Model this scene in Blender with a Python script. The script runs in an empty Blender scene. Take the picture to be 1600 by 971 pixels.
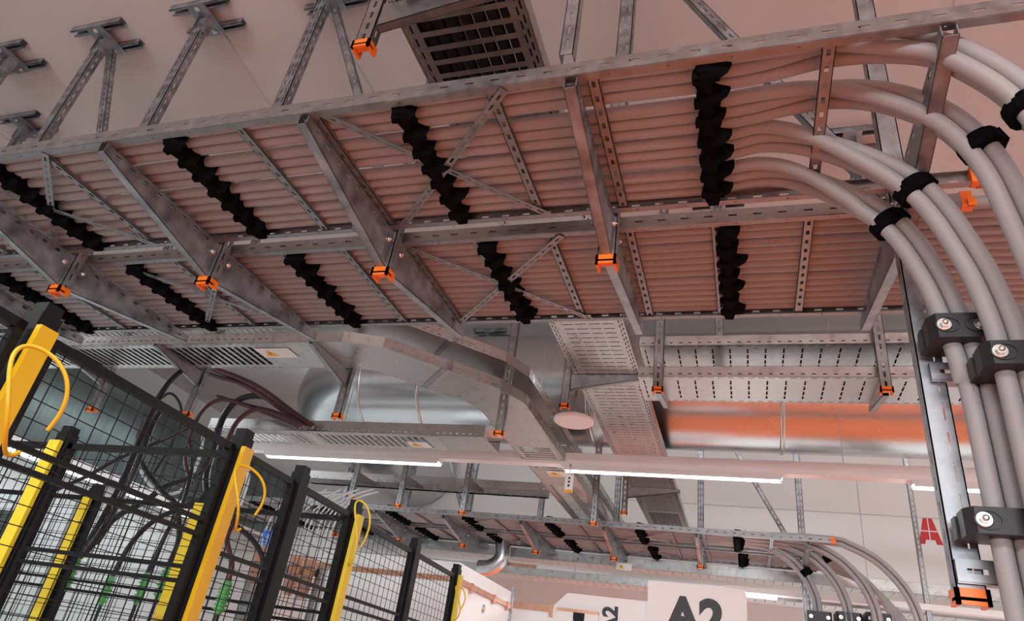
import bpy, math, random
from mathutils import Vector, Matrix
random.seed(7)
C = bpy.context.scene.collection
V = Vector

# ------------------------------------------------------------------ camera
# world: X runs along the cable ladders, Y into the hall, Z up; camera height is z = 0, the floor is z = -1.6
AX = (V((0.94803657, -0.02812641, -0.3169157)), V((0.28731194, 0.50356097, 0.81478721)), V((0.13666934, -0.86350174, 0.48547527)))
FPX = 1055.0
cam = bpy.data.objects.new('camera', bpy.data.cameras.new('camera')); C.objects.link(cam)
cam.data.sensor_width = 36; cam.data.lens = 36 * FPX / 1600; cam.data.clip_start = .01; cam.data.clip_end = 200
R = Matrix(((AX[0][0], -AX[0][1], -AX[0][2]), (AX[1][0], -AX[1][1], -AX[1][2]), (AX[2][0], -AX[2][1], -AX[2][2])))
cam.matrix_world = R.to_4x4(); bpy.context.scene.camera = cam
def ray(px, py):
    d = V((px - 800, py - 485.5, FPX)); return V((AX[0].dot(d), AX[1].dot(d), AX[2].dot(d)))
def aty(px, py, y): r = ray(px, py); return r * (y / r.y)
def atz(px, py, z): r = ray(px, py); return r * (z / r.z)
def atx(px, py, x): r = ray(px, py); return r * (x / r.x)

# ------------------------------------------------------------------ view, world, large lights
vs = bpy.context.scene.view_settings
vs.view_transform = 'Standard'; vs.look = 'None'; vs.exposure = 0.0; vs.gamma = 1; vs.use_curve_mapping = False
w = bpy.data.worlds.new('world'); bpy.context.scene.world = w; w.use_nodes = True
w.node_tree.nodes['Background'].inputs[0].default_value = (.5, .5, .5, 1); w.node_tree.nodes['Background'].inputs[1].default_value = 0.0
bpy.context.scene.cycles.max_bounces = 8; bpy.context.scene.cycles.diffuse_bounces = 5
bpy.context.scene.cycles.sample_clamp_indirect = 6; bpy.context.scene.cycles.sample_clamp_direct = 4
def area(name, loc, sx, sy, power, col, rot=(0, 0, 0)):
    l = bpy.data.lights.new(name, 'AREA'); l.shape = 'RECTANGLE'; l.size = sx; l.size_y = sy; l.energy = power; l.color = col
    o = bpy.data.objects.new(name, l); C.objects.link(o); o.location = loc; o.rotation_euler = rot
# the next luminaire rows of the hall, behind the camera, hung at the same height as the row in view
area('luminaire_row_light', (0.2, -0.17, 1.49), 7.0, .07, 112, (.97, .99, 1))
area('luminaire_row_light', (0.2, -4.6, 1.49), 8.0, .07, 30, (.97, .99, 1))
# added unseen fill for the back wall, next row beyond the far ladders, and luminaires inside the fenced test bays on the left
area('added_wall_fill', (-.5, 6.0, 2.9), 9.0, .1, 48, (1, .99, .98), (math.radians(62), 0, 0))
area('luminaire_row_light', (-4.9, 4.4, 2.0), .1, 4, 22, (.90, .98, 1))
area('luminaire_row_light', (0.2, 9.97, 1.49), 9.0, .07, 300, (.97, .99, 1))
# added unseen fill low behind the camera, brightens surfaces that face it
area('added_rear_fill', (1.5, -8.7, .85), 7, 1.0, 640, (.90, .97, 1), (math.radians(76), 0, 0))

# ------------------------------------------------------------------ materials
def mat(name, col, rough=.5, metal=0.0, var=.06, scale=8, bump=0.0, emit=None, es=0.0, rvar=0.0, stretch=None, spec=None):
    m = bpy.data.materials.new(name); m.use_nodes = True; n = m.node_tree.nodes; l = m.node_tree.links
    b = n['Principled BSDF']; b.inputs['Roughness'].default_value = rough; b.inputs['Metallic'].default_value = metal
    if spec is not None: b.inputs['Specular IOR Level'].default_value = spec
    if emit:
        b.inputs['Emission Color'].default_value = (*emit, 1); b.inputs['Emission Strength'].default_value = es
    tc = n.new('ShaderNodeTexCoord'); mp = n.new('ShaderNodeMapping'); l.new(tc.outputs['Object'], mp.inputs[0])
    if stretch: mp.inputs['Scale'].default_value = stretch
    t = n.new('ShaderNodeTexNoise'); t.inputs['Scale'].default_value = scale; t.inputs['Detail'].default_value = 4; l.new(mp.outputs[0], t.inputs[0])
    r = n.new('ShaderNodeValToRGB'); l.new(t.outputs['Fac'], r.inputs[0])
    r.color_ramp.elements[0].position = .3; r.color_ramp.elements[1].position = .7
    r.color_ramp.elements[0].color = (*[max(0, c * (1 - var)) for c in col], 1); r.color_ramp.elements[1].color = (*[min(1, c * (1 + var)) for c in col], 1)
    l.new(r.outputs[0], b.inputs['Base Color'])
    if rvar:
        mr = n.new('ShaderNodeMapRange'); l.new(t.outputs['Fac'], mr.inputs[0])
        mr.inputs[1].default_value = .3; mr.inputs[2].default_value = .7; mr.inputs[3].default_value = rough - rvar; mr.inputs[4].default_value = rough + rvar
        l.new(mr.outputs[0], b.inputs['Roughness'])
    if bump:
        bp = n.new('ShaderNodeBump'); bp.inputs['Strength'].default_value = bump; bp.inputs['Distance'].default_value = .01
        l.new(t.outputs['Fac'], bp.inputs['Height']); l.new(bp.outputs[0], b.inputs['Normal'])
    return m
M = dict(
    galv=mat('galvanised_steel', (.30, .30, .305), .40, .88, .14, 30, 0, rvar=.10),
    galv2=mat('hot_dip_galvanised', (.33, .34, .36), .46, .85, .35, 14, .1, rvar=.12),
    tray=mat('tray_sheet_steel', (.50, .49, .48), .34, .9, .08, 20, 0, rvar=.08),
    duct=mat('duct_sheet_steel', (.64, .65, .66), .26, 1, .03, 1.2, 0, rvar=.02),
    zinc=mat('bright_zinc', (.75, .75, .74), .25, 1, .1, 40),
    cable=mat('grey_cable_jacket', (.32, .31, .315), .5, 0, .06, 5, 0, spec=.35),
    velcro=mat('black_hook_fabric', (.004, .004, .0045), .95, 0, .3, 60, .3, spec=.04),
    orange=mat('orange_plastic', (.95, .19, .01), .4, 0, .04, 8),
    yellow=mat('yellow_paint', (.62, .37, .005), .4, 0, .04, 8),
    yellow2=mat('bright_yellow_paint', (.72, .56, .03), .4, 0, .04, 8),
    black=mat('black_powder_coat', (.007, .008, .009), .5, 0, .1, 30, spec=.2),
    plastic=mat('anthracite_plastic', (.022, .022, .024), .42, 0, .1, 60, .05, spec=.4),
    bcable=mat('black_rubber_cable', (.014, .013, .015), .35, 0, .1, 20, spec=.4),
    maroon=mat('dark_red_cable', (.07, .02, .025), .4, 0, .1, 20),
    white=mat('white_paint', (.84, .84, .84), .5, 0, .02, 4),
    lamp=mat('lamp_housing', (.78, .77, .77), .45, 0, .02, 4),
    copper=mat('copper_bar', (.55, .29, .19), .4, .6, .15, 20),
    green=mat('green_silicone', (.10, .42, .12), .4, 0, .1, 20),
    blue=mat('blue_sleeve', (.03, .18, .65), .4, 0, .05, 20),
    clear=mat('pale_hose', (.55, .60, .60), .3, 0, .05, 20),
    led2=mat('led_diffuser_bay', (.9, .9, .9), .5, 0, 0, 4, emit=(.90, .98, 1), es=34),
    panelw=mat('pale_partition_paint', (.42, .45, .45), .6, 0, .05, 3),
    led=mat('led_diffuser', (.9, .9, .9), .5, 0, 0, 4, emit=(.93, .98, 1), es=75.0),
    floor=mat('orange_floor_coating', (.80, .175, .05), .45, 0, .05, 2),
    floor2=mat('grey_floor_coating', (.66, .68, .68), .4, 0, .05, 2),
    ceil=mat('ceiling_paint', (.68, .63, .61), .75, 0, .03, 1.2),
    wall=mat('wall_paint', (.74, .73, .72), .7, 0, .02, 1.5),
    clad=mat('dark_cladding_sheet', (.16, .20, .20), .3, .7, .15, 3, .05, stretch=(1, 6, 1)),
    red=mat('red_stencil_paint', (.55, .02, .03), .6, 0, .05, 20),
    ink=mat('black_lettering', (.02, .022, .024), .5, 0, .05, 20),
    amber=mat('amber_sign_print', (.9, .45, .02), .5, 0, .03, 20),
    seam=mat('panel_seam', (.5, .49, .49), .8, 0, .05, 20),  # grey joint lines between wall and ceiling panels
    pinkred=mat('red_marking_tape', (.6, .03, .08), .5, 0, .05, 20),
)

# ------------------------------------------------------------------ mesh builder
def frame(a, b, up=(0, 0, 1)):
    a = V(a); x = (V(b) - a).normalized(); up = V(up)
    if abs(x.dot(up)) > .98: up = V((0, 1, 0))
    z = (up - x * up.dot(x)).normalized(); y = z.cross(x)
    m = Matrix((x, y, z)).transposed().to_4x4(); m.translation = a; return m
I4 = Matrix.Identity(4)
class MB:
    def __init__(s): s.v = []; s.f = []; s.sm = []
    def add(s, vs_, fs, smooth=False):
        b = len(s.v); s.v += [tuple(q) for q in vs_]; s.f += [[i + b for i in f] for f in fs]; s.sm += [smooth] * len(fs); return s
    def hexa(s, p): return s.add(p, [(0, 3, 2, 1), (4, 5, 6, 7), (0, 1, 5, 4), (1, 2, 6, 5), (2, 3, 7, 6), (3, 0, 4, 7)])
    def box(s, x0, x1, y0, y1, z0, z1, m=I4):
        return s.hexa([m @ V(p) for p in ((x0, y0, z0), (x1, y0, z0), (x1, y1, z0), (x0, y1, z0), (x0, y0, z1), (x1, y0, z1), (x1, y1, z1), (x0, y1, z1))])
    def prism(s, poly, z0, z1, m=I4):
        n = len(poly); vs_ = [m @ V((x, y, z0)) for x, y in poly] + [m @ V((x, y, z1)) for x, y in poly]
        return s.add(vs_, [list(range(n))[::-1], list(range(n, 2 * n))] + [(i, (i + 1) % n, n + (i + 1) % n, n + i) for i in range(n)])
    def loft(s, rings, m=I4, smooth=False, caps=True, closed=True):
        n = len(rings[0]); vs_ = [m @ V(p) for r in rings for p in r]; fs = []
        for k in range(len(rings) - 1):
            for i in range(n if closed else n - 1):
                j = (i + 1) % n; fs.append((k * n + i, k * n + j, (k + 1) * n + j, (k + 1) * n + i))
        s.add(vs_, fs, smooth)
        if caps:
            s.add([m @ V(p) for p in rings[0]], [list(range(n))[::-1]]); s.add([m @ V(p) for p in rings[-1]], [list(range(n))])
        return s
    def lathe(s, prof, m=I4, n=20):   # prof: (r, x) along local X
        return s.loft([[(x, r * math.cos(2 * math.pi * i / n), r * math.sin(2 * math.pi * i / n)) for i in range(n)] for r, x in prof], m, True)
    def tube(s, path, r, n=10):
        path = [V(p) for p in path]; rings = []; up = None
        for i, p in enumerate(path):
            t = (path[min(i + 1, len(path) - 1)] - path[max(i - 1, 0)]).normalized()
            if up is None: up = V((0, 0, 1)) if abs(t.z) < .9 else V((0, 1, 0))
            up = (up - t * up.dot(t)).normalized(); b = t.cross(up)
            rings.append([p + up * (r * math.cos(2 * math.pi * k / n)) + b * (r * math.sin(2 * math.pi * k / n)) for k in range(n)])
        return s.loft(rings, I4, True)
    def strip(s, prof, L, holes=None, m=I4, t=.002):
        """sheet-metal profile (y, z polyline) run along local X; holes: {segment: [(v0, v1, pitch, length, phase)]}"""
        holes = holes or {}
        for i in range(len(prof) - 1):
            p, q = V(prof[i]), V(prof[i + 1]); e = (q - p); W = e.length; e = e / W; nn = V((-e.y, e.x))
            def slab(u0, u1, v0, v1):
                a = p + e * v0; b = p + e * v1; a2 = a + nn * t; b2 = b + nn * t
                s.hexa([m @ V(c) for c in ((u0, a.x, a.y), (u1, a.x, a.y), (u1, b.x, b.y), (u0, b.x, b.y), (u0, a2.x, a2.y), (u1, a2.x, a2.y), (u1, b2.x, b2.y), (u0, b2.x, b2.y))])
            v = 0
            for (v0, v1, pitch, ln, ph) in sorted(holes.get(i, [])):
                if v0 > v: slab(0, L, v, v0)
                u = 0; k = ph
                while k + ln < L:
                    if k > u: slab(u, k, v0, v1)
                    u = k + ln; k += pitch
                slab(u, L, v0, v1); v = v1
            if v < W - 1e-6: slab(0, L, v, W)
        return s
def obj(name, mb, m, parent=None, label=None):
    vs_ = [V(p) for p in mb.v]
    if parent is None:
        lo = V([min(p[i] for p in vs_) for i in range(3)]); hi = V([max(p[i] for p in vs_) for i in range(3)])
        org = V(((lo.x + hi.x) / 2, (lo.y + hi.y) / 2, lo.z)); loc = org
    else:
        org = V((0, 0, 0)); q = parent
        while q is not None: org = org + q.location; q = q.parent
        loc = V((0, 0, 0))
    me = bpy.data.meshes.new(name); me.from_pydata([tuple(p - org) for p in vs_], [], mb.f)
    me.polygons.foreach_set('use_smooth', mb.sm); me.update(); me.materials.append(M[m] if isinstance(m, str) else m)
    o = bpy.data.objects.new(name, me); C.objects.link(o); o.parent = parent; o.location = loc
    if label: o['label'] = label
    return o
def tag(o, label, cat, group=None, kind=None):
    if label: o['label'] = label
    if cat: o['category'] = cat
    if group: o['group'] = group
    if kind: o['kind'] = kind
    return o
def thing(name, label, cat, loc, group=None):
    o = bpy.data.objects.new(name, None); C.objects.link(o); o.location = loc; o.empty_display_size = .05
    return tag(o, label, cat, group)
def struct(name, mb, m):
    o = obj(name, mb, m); o['kind'] = 'structure'; return o
def crv(pts, sub=8):
    pts = [V(p) for p in pts]; P = [pts[0] * 2 - pts[1]] + pts + [pts[-1] * 2 - pts[-2]]; out = []
    for i in range(1, len(P) - 2):
        a, b, c, d = P[i - 1:i + 3]
        for k in range(sub):
            t = k / sub
            out.append(.5 * ((2 * b) + (c - a) * t + (2 * a - 5 * b + 4 * c - d) * t * t + (3 * b - a - 3 * c + d) * t ** 3))
    return out + [pts[-1]]
def text_mb(body, size, m, ext=.001, bold=.0):
    cu = bpy.data.curves.new('lettering', 'FONT'); cu.body = body; cu.size = size; cu.extrude = ext; cu.offset = bold; cu.align_x = 'CENTER'
    o = bpy.data.objects.new('lettering', cu); C.objects.link(o)
    me = o.to_mesh(); b = MB(); b.add([m @ v.co for v in me.vertices], [list(p.vertices) for p in me.polygons])
    o.to_mesh_clear(); bpy.data.objects.remove(o); bpy.data.curves.remove(cu); return b
ORD = ['first', 'second', 'third', 'fourth', 'fifth', 'sixth', 'seventh', 'eighth', 'ninth', 'tenth', 'eleventh', 'twelfth', 'thirteenth', 'fourteenth']

# ------------------------------------------------------------------ room
FZ, CZ = -1.6, 3.08
XL, XR, YF, YB = -7.6, 6.5, -9.0, 8.2
YE = 13.5   # the hall carries on under the lowered back wall
for x0, x1, y0, y1, fm in ((-1.5, 3.6, YF, 7.2, 'floor'), (-3.9, -.35, 7.2, YE, 'floor'), (XL, -1.5, YF, 7.2, 'floor2'), (3.6, XR, YF, 7.2, 'floor2'), (XL, -3.9, 7.2, YE, 'floor2'), (-.35, XR, 7.2, YE, 'floor2')):
    struct('floor', MB().box(x0, x1, y0, y1, FZ - .1, FZ), fm)
struct('ceiling', MB().box(XL, XR, YF, YE, CZ, CZ + .1), 'ceil')
struct('wall_back', MB().box(XL, XR, YB, YB + .15, 1.18, CZ), 'wall')
struct('wall_far', MB().box(XL, XR, YE, YE + .1, FZ, CZ), 'wall')
struct('wall_left', MB().box(XL - .1, XL, YF, YE, FZ, CZ), 'wall')
struct('wall_right', MB().box(XR, XR + .1, YF, YE, FZ, CZ), 'wall')
struct('wall_front', MB().box(XL, XR, YF - .1, YF, FZ, CZ), 'clad')
b = MB()
for z in (2.73, 2.17): b.box(XL, XR, YB - .004, YB, z, z + .008)
for x in (-1.9, 1.2, 4.2): b.box(x, x + .008, YB - .004, YB, 1.3, 2.73)
struct('trim_1', b, 'seam')
b = MB()
for x in (-5.2, -2.1, 1.0, 4.1): b.box(x, x + .01, YF, YB, CZ - .003, CZ)
for y in (1.1, 4.2, 7.3): b.box(XL, XR, y, y + .01, CZ - .003, CZ)
struct('trim_2', b, 'seam')

# ------------------------------------------------------------------ ladders, cables, posts (one system near, one far)
LY = ((1.165, 1.742), (1.828, 2.452)); ZB = 1.40
PX = [-4.35, -3.55, -2.80, -2.00, -1.21, -.395, .458]
RUNG = [-2.31 + .2812 * k for k in range(-13, 10)]
def rail_mb(y, s, x0, x1, bx=0):
    # web at y, flanges point towards s
    p = [(s * .022, 0), (0, 0), (0, .046), (s * .014, .046)]
    if s < 0: p = p[::-1]
    m = Matrix.Translation((x0, y, ZB)); hol = {1: [(.019, .026, .075, .026, .03)]}
    hol[0 if s > 0 else 2] = [(.009, .014, .15, .006, .05)]
    return MB().strip(p, x1 - x0, hol, m, .002)
def cap_c(b, x, y, z, w=.058, d=.046, h=.035, t=.009, m=None):
    m = m or Matrix.Translation((x, y, z))
    b.box(-w / 2, w / 2, -d / 2, -d / 2 + t, 0, h, m); b.box(-w / 2, -w / 2 + t, -d / 2, d / 2, 0, h, m); b.box(w / 2 - t, w / 2, -d / 2, d / 2, 0, h, m)
    b.box(-w / 2, w / 2, -d / 2, d / 2 * .2, h * .25, h * .45, m)
    return b
def ladder(y0, y1, dy, x1, label, bays, ends):
    x0 = -6.2
    t = thing('cable_ladder', label, 'cable ladder', (x0, (y0 + y1) / 2 + dy, ZB))
    r1 = obj('side_rail', rail_mb(y0 + dy, 1, x0, x1[0]), 'galv', t)
    r2 = obj('side_rail', rail_mb(y1 + dy, -1, x0, x1[1]), 'galv', t)
    for k, (yy, s) in enumerate(((y0, 1), (y1, -1))):
        if ends[k]:
            obj('end_cap', MB().box(x1[k] - .026, x1[k] + .004, min(yy - s * .003, yy + s * .026) + dy, max(yy - s * .003, yy + s * .026) + dy, ZB - .004, ZB + .051).box(x1[k] - .012, x1[k] + .010, min(yy - s * .008, yy) + dy, max(yy - s * .008, yy) + dy, ZB - .004, ZB + .02), 'orange', t, 'orange plastic end cap')
    for x in RUNG:
        if x > min(x1) - .15: continue
        m = frame((x, y0 + .004 + dy, ZB + .003), (x, y1 - .004 + dy, ZB + .003)); L = y1 - y0 - .008
        obj('rung', MB().strip([(-.015, .012), (-.015, 0), (.015, 0), (.015, .012)], L, {1: [(.010, .020, .05, .020, .028)]}, m, .002), 'galv', t)
    for xa, xb in bays:
        for (pa, pb, dz) in (((xa, y0 + .012), (xb, y1 - .005), -.003), ((xb, y0 + .012), (xa, y1 - .005), -.0065)):
            a = V((pa[0], pa[1] + dy, ZB + dz)); c = V((pb[0], pb[1] + dy, ZB + dz))
            obj('diagonal_brace', MB().strip([(-.0125, 0), (.0125, 0)], (c - a).length, {0: [(.009, .016, .045, .024, .02)]}, frame(a, c), .002), 'galv', t)
    return t
BAYS = [(-5.15, -4.57), (-2.86, -2.28), (-1.155, -.58)]
BAYS2 = [(-4.0, -3.45), (-2.62, -2.04), (-1.2, -.575)]
FDY = 5.07
ladder(*LY[0], 0, (.95, .655), 'galvanised cable ladder closest overhead, the front one of the near pair', BAYS, (0, 1))
ladder(*LY[1], 0, (.655, .655), 'galvanised cable ladder just behind the closest one, carrying straight grey cables', BAYS2, (1, 0))
ladder(*LY[0], FDY, (.70, .66), 'distant cable ladder below the light strip, front one of the far pair', BAYS, (1, 0))
ladder(*LY[1], FDY, (.66, .66), 'distant cable ladder, rear one of the far pair near the back wall', BAYS2, (0, 0))

CR = .0201
def wob(i, x): return .0022 * math.sin(x * 2.1 + (i // 2) * 1.7) + .0016 * math.sin(x * 4.3 + (i // 3) * 2.9)
def bundle_cables(yc, arc, r=CR, n=12, xs=-6.4, dy=0, seed=0):
    """three cables side by side on the ladder that gather into a trefoil and follow the points of arc"""
    out = []
    ctr = crv([V((xs, yc + dy, ZB + .037)), V((-4, yc + dy, ZB + .037)), V((-2, yc + dy, ZB + .037)), V((-1, yc + dy, ZB + .037)), V((-.45, yc + dy, ZB + .037))] + [V(p) for p in arc], 6)
    for k, (a0, b0, a1, b1) in enumerate(((-.0405, 0, -.0115, -.0203), (0, 0, -.0115, .0203), (.0405, 0, .0235, 0))):
        path = []
        for i, p in enumerate(ctr):
            t = (ctr[min(i + 1, len(ctr) - 1)] - ctr[max(i - 1, 0)]).normalized()
            f = min(1, max(0, (p.x - .02) / .42))
            if p.z < 1.3: f = 1
            f = f * f * (3 - 2 * f)
            yh = V((0, 1, 0)); yh = (yh - t * yh.dot(t)).normalized(); nh = yh.cross(t) * -1
            if nh.x < 0 and abs(t.z) > .5: nh = -nh
            if nh.z < 0 and abs(t.z) <= .5: nh = -nh
            a = a0 + (a1 - a0) * f; bb = b0 + (b1 - b0) * f
            path.append(p + yh * (a + wob(seed, p.x) * (1 - f)) + nh * bb)
        out.append(MB().tube(path, r, n))
    return out
GY = [1.247, 1.386, 1.524, 1.660]
gname = ['front-most', 'second', 'third', 'rear-most']
arcs = [
    [(0, GY[0], 1.437)] + [aty(*p) for p in ((1300, 76, 1.245), (1440, 76, 1.245), (1520, 104, 1.25), (1600, 160, 1.27), (1655, 245, 1.30))] + [(.66, 1.36, .75), (.66, 1.38, .3), (.66, 1.38, -1.6)],
    [(-.05, GY[1], 1.437)] + [aty(*p) for p in ((1300, 145, 1.39), (1440, 172, 1.39), (1530, 240, 1.41), (1592, 350, 1.45))] + [(.645, 1.50, .75), (.645, 1.50, .3), (.645, 1.50, -1.6)],
    [(-.07, GY[2], 1.437)] + [aty(*p) for p in ((1200, 213, 1.52), (1300, 232, 1.53), (1428, 297, 1.55), (1510, 400, 1.58), (1560, 500, 1.60))] + [aty(1588, 600, 1.61), (.575, 1.61, .3), (.575, 1.61, -1.6)],
    [(-.09, GY[3], 1.437)] + [aty(*p) for p in ((1200, 268, 1.655), (1280, 288, 1.66), (1387, 350, 1.67), (1450, 430, 1.68), (1492, 520, 1.69))] + [aty(1519, 600, 1.69), aty(1560, 760, 1.69), (.515, 1.69, -1.6)],
]
bundle_say = ['leaving the closest ladder at the upper right corner', 'curving down off the right edge, second bundle', 'curving down into the right-hand black clamp', 'curving down into the left-hand black clamp']
pos3 = ['front', 'middle', 'rear']
for g in range(4):
    for k, mb in enumerate(bundle_cables(GY[g], arcs[g], seed=g * 3)):
        tag(obj('power_cable', mb, 'cable'), '%s grey power cable of the three %s' % (pos3[k], bundle_say[g]), 'cable', 'power cables on the closest ladder')
# ladder 2: straight cables
Y2 = [1.866 + .0408 * i + (.012 if i > 2 else 0) + (.010 if i > 7 else 0) for i in range(14)]
for i, y in enumerate(Y2):
    pts = []
    for k in range(28):
        x = -6.3 + k * .36; yy = y + wob(20 if i < 3 else 26 if i < 8 else 32, x); zz = ZB + .037
        if x > .7: zz -= .10 * (x - .7) ** 2; yy += (math.sin(i) * .01) * (x - .7)
        pts.append((x, yy, zz))
    tag(obj('power_cable', MB().tube(crv(pts, 2), CR, 10), 'cable'), 'straight grey power cable on the second near ladder, %s from its front rail' % ORD[i], 'cable', 'power cables on the second ladder')
# far cables: bundles drop at the clamps right of the far ladders
far_drop = [(1437, 960, 6.35), (1370, 958, 6.42), (1325, 957, 6.55), (1277, 955, 6.7)]
for g in range(4):
    d = aty(*far_drop[g]); r_ = .50 + .05 * (3 - g)
    cx = d.x - r_; arc = []
    for a in (0, 18, 38, 58, 75, 90):
        f = a / 90; arc.append((cx + r_ * math.sin(math.radians(a)), GY[g] + FDY + (d.y - GY[g] - FDY) * f, 1.437 - r_ + r_ * math.cos(math.radians(a))))
    arc += [(d.x, d.y, .5), (d.x, d.y, -1.6)]
    for k, mb in enumerate(bundle_cables(GY[g], arc, n=8, dy=FDY, seed=g * 3 + 5)):
        tag(obj('power_cable', mb, 'cable'), 'distant grey power cable on the far front ladder, %s of its %s bundle of three' % (pos3[k], gname[g]), 'cable', 'power cables on the far ladders')
for i, y in enumerate(Y2):
    dpx = 1395 + 3.6 * i; d = aty(dpx, 960, 7.0); r_ = .6 + .02 * i
    pts = [(-6.3 + k * .6, y + FDY + wob(i, k), ZB + .037) for k in range(11)] + [(0.2, y + FDY, ZB + .037)]
    for a in (0, 25, 50, 75, 90):
        pts.append((d.x - r_ + r_ * math.sin(math.radians(a)), y + FDY + (7.0 - y - FDY + .02 * (i % 3)) * a / 90, 1.437 - r_ + r_ * math.cos(math.radians(a))))
    pts += [(d.x, 7.0 + .02 * (i % 3), .4), (d.x, 7.0 + .02 * (i % 3), -1.6)]
    tag(obj('power_cable', MB().tube(crv(pts, 4), CR, 8), 'cable'), 'distant grey power cable on the far rear ladder, %s from its front rail' % ORD[i], 'cable', 'power cables on the far ladders')

# hook-and-loop straps lashed across each cable layer at every third rung
def strap_row(x, y0, y1, n, dy, label):
    b = MB(); rr = random.Random(int(x * 100) + int(dy)); step = (y1 - y0) / n
    for i in range(n):
        ya = y0 + i * step + dy; yb = ya + step * 1.25; j = lambda s: rr.uniform(-s, s)
        w0 = .022; tooth = .032 + j(.016)
        poly = [(x - w0 + j(.006), ya), (x + w0 - .012, ya + j(.006)), (x + w0 + tooth, ya + step * .30 + j(.01)), (x + w0 + .004, ya + step * .55), (x + w0 - .006, yb), (x - w0 + .004, yb), (x - w0 - .008 + j(.004), (ya + yb) / 2)]
        cx, cy = x, (ya + yb) / 2
        ring = lambda k, z, dz=0: [(cx + (p[0] - cx) * k, cy + (p[1] - cy) * k, z + (dz if q in (2,) else 0)) for q, p in enumerate(poly)]
        b.loft([ring(.55, ZB - .022), ring(.85, ZB - .014), ring(1, ZB + .004), ring(1.0, ZB + .05), ring(.8, ZB + .066)])
    # narrow band edges standing proud of the lobes
    for i in range(n):
        ya = y0 + (i + .35) * step + dy
        m = frame((x - .03, ya + rr.uniform(-.01, .01), ZB - .026), (x + .035, ya + rr.uniform(.0, .02), ZB - .016)); b.box(0, .066, -.011, .011, 0, .02, m)
    return tag(obj('cable_strap', b, 'velcro'), label, 'strap', 'black straps across the cables')
SX = [-2.31 + .2812 * k for k in (-10, -7, -4, -1, 2, 5, 8)]
where = ['far left behind the fence post', 'by the left edge above the yellow post', 'at the left edge of the picture', 'left of the second tapered arm', 'between the second and third tapered arms', 'at the crossed braces', 'where the cables start to fan out']
for i, x in enumerate(SX):
    strap_row(x, 1.19, 1.715, 7, 0, 'black strap lashed across the closest ladder, %s' % where[i])
    strap_row(x + .03, 1.86, 2.435, 7, 0, 'black strap lashed across the second ladder, %s' % (where[i] if i < 6 else 'right of the last tapered arms'))
    strap_row(x, 1.19, 1.715, 6, FDY, 'small black strap across the far front ladder, %s from the right' % ORD[6 - i])
    strap_row(x + .03, 1.86, 2.435, 6, FDY, 'small black strap across the far rear ladder, %s from the right' % ORD[6 - i])
def bundle_strap(p, t, label, r=.0435, w=.040):
    m = frame(p, V(p) + V(t)); b = MB(); n = 14
    ring = lambda x, k: [(x, r * k * (1.06 if math.cos(2 * math.pi * i / n) > 0 else .98) * math.cos(2 * math.pi * i / n), r * k * math.sin(2 * math.pi * i / n)) for i in range(n)]
    b.loft([ring(-w / 2, 1.0), ring(-w / 2 + .003, 1.07), ring(w / 2 - .003, 1.07), ring(w / 2, 1.0)], m)
    b.box(-w / 2, w / 2, -.018, .024, r * .98, r * 1.15, m); b.box(-w / 2 + .004, w / 2 - .006, .02, .06, r * .80, r * .93, m)
    return tag(obj('cable_strap', b, 'velcro'), label, 'strap', 'black straps on the bundles')
def dirn(g, px, py, y): return None
bundle_strap(aty(1388, 350, 1.67), aty(1420, 385, 1.67) - aty(1358, 325, 1.67), 'black strap round the lowest curving bundle of three cables')
bundle_strap(aty(1428, 297, 1.55), aty(1460, 330, 1.55) - aty(1398, 272, 1.55), 'black strap round the second lowest curving bundle of cables')
bundle_strap(aty(1532, 228, 1.405), aty(1560, 265, 1.405) - aty(1500, 200, 1.405), 'black strap round the curving bundle near the right edge')
bundle_strap(aty(1607, 168, 1.272), aty(1630, 200, 1.272) - aty(1580, 142, 1.272), 'black strap cut by the right edge on the topmost bundle')
bundle_strap(aty(1258, 896, 6.72), aty(1272, 915, 6.72) - aty(1245, 880, 6.72), 'small black strap on the far bundle right of the orange-capped arm', .05, .06)
bundle_strap(aty(1296, 871, 6.58), aty(1308, 890, 6.58) - aty(1285, 858, 6.58), 'small black strap on the far bundle below the orange rail end', .05, .06)
for yb, nm, px in ((2.0, 'upper', 1590), (2.3, 'lower', 1592)):
    p = V((1.12 if nm == 'upper' else 1.2, yb, ZB + .02)); b = MB()
    n = 16; wy = .15 if nm == 'upper' else .12
    ring = lambda x, k: [(p.x + x, yb + wy * k * math.copysign(abs(math.cos(2 * math.pi * i / n)) ** .5, math.cos(2 * math.pi * i / n)), p.z + .036 * k * math.copysign(abs(math.sin(2 * math.pi * i / n)) ** .5, math.sin(2 * math.pi * i / n))) for i in range(n)]
    b.loft([ring(-.05, 1), ring(-.047, 1.05), ring(.047, 1.05), ring(.05, 1)])
    tag(obj('cable_strap', b, 'velcro'), '%s of two wide black straps at the right edge round straight cables' % nm, 'strap', 'wide straps at the right edge')

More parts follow.
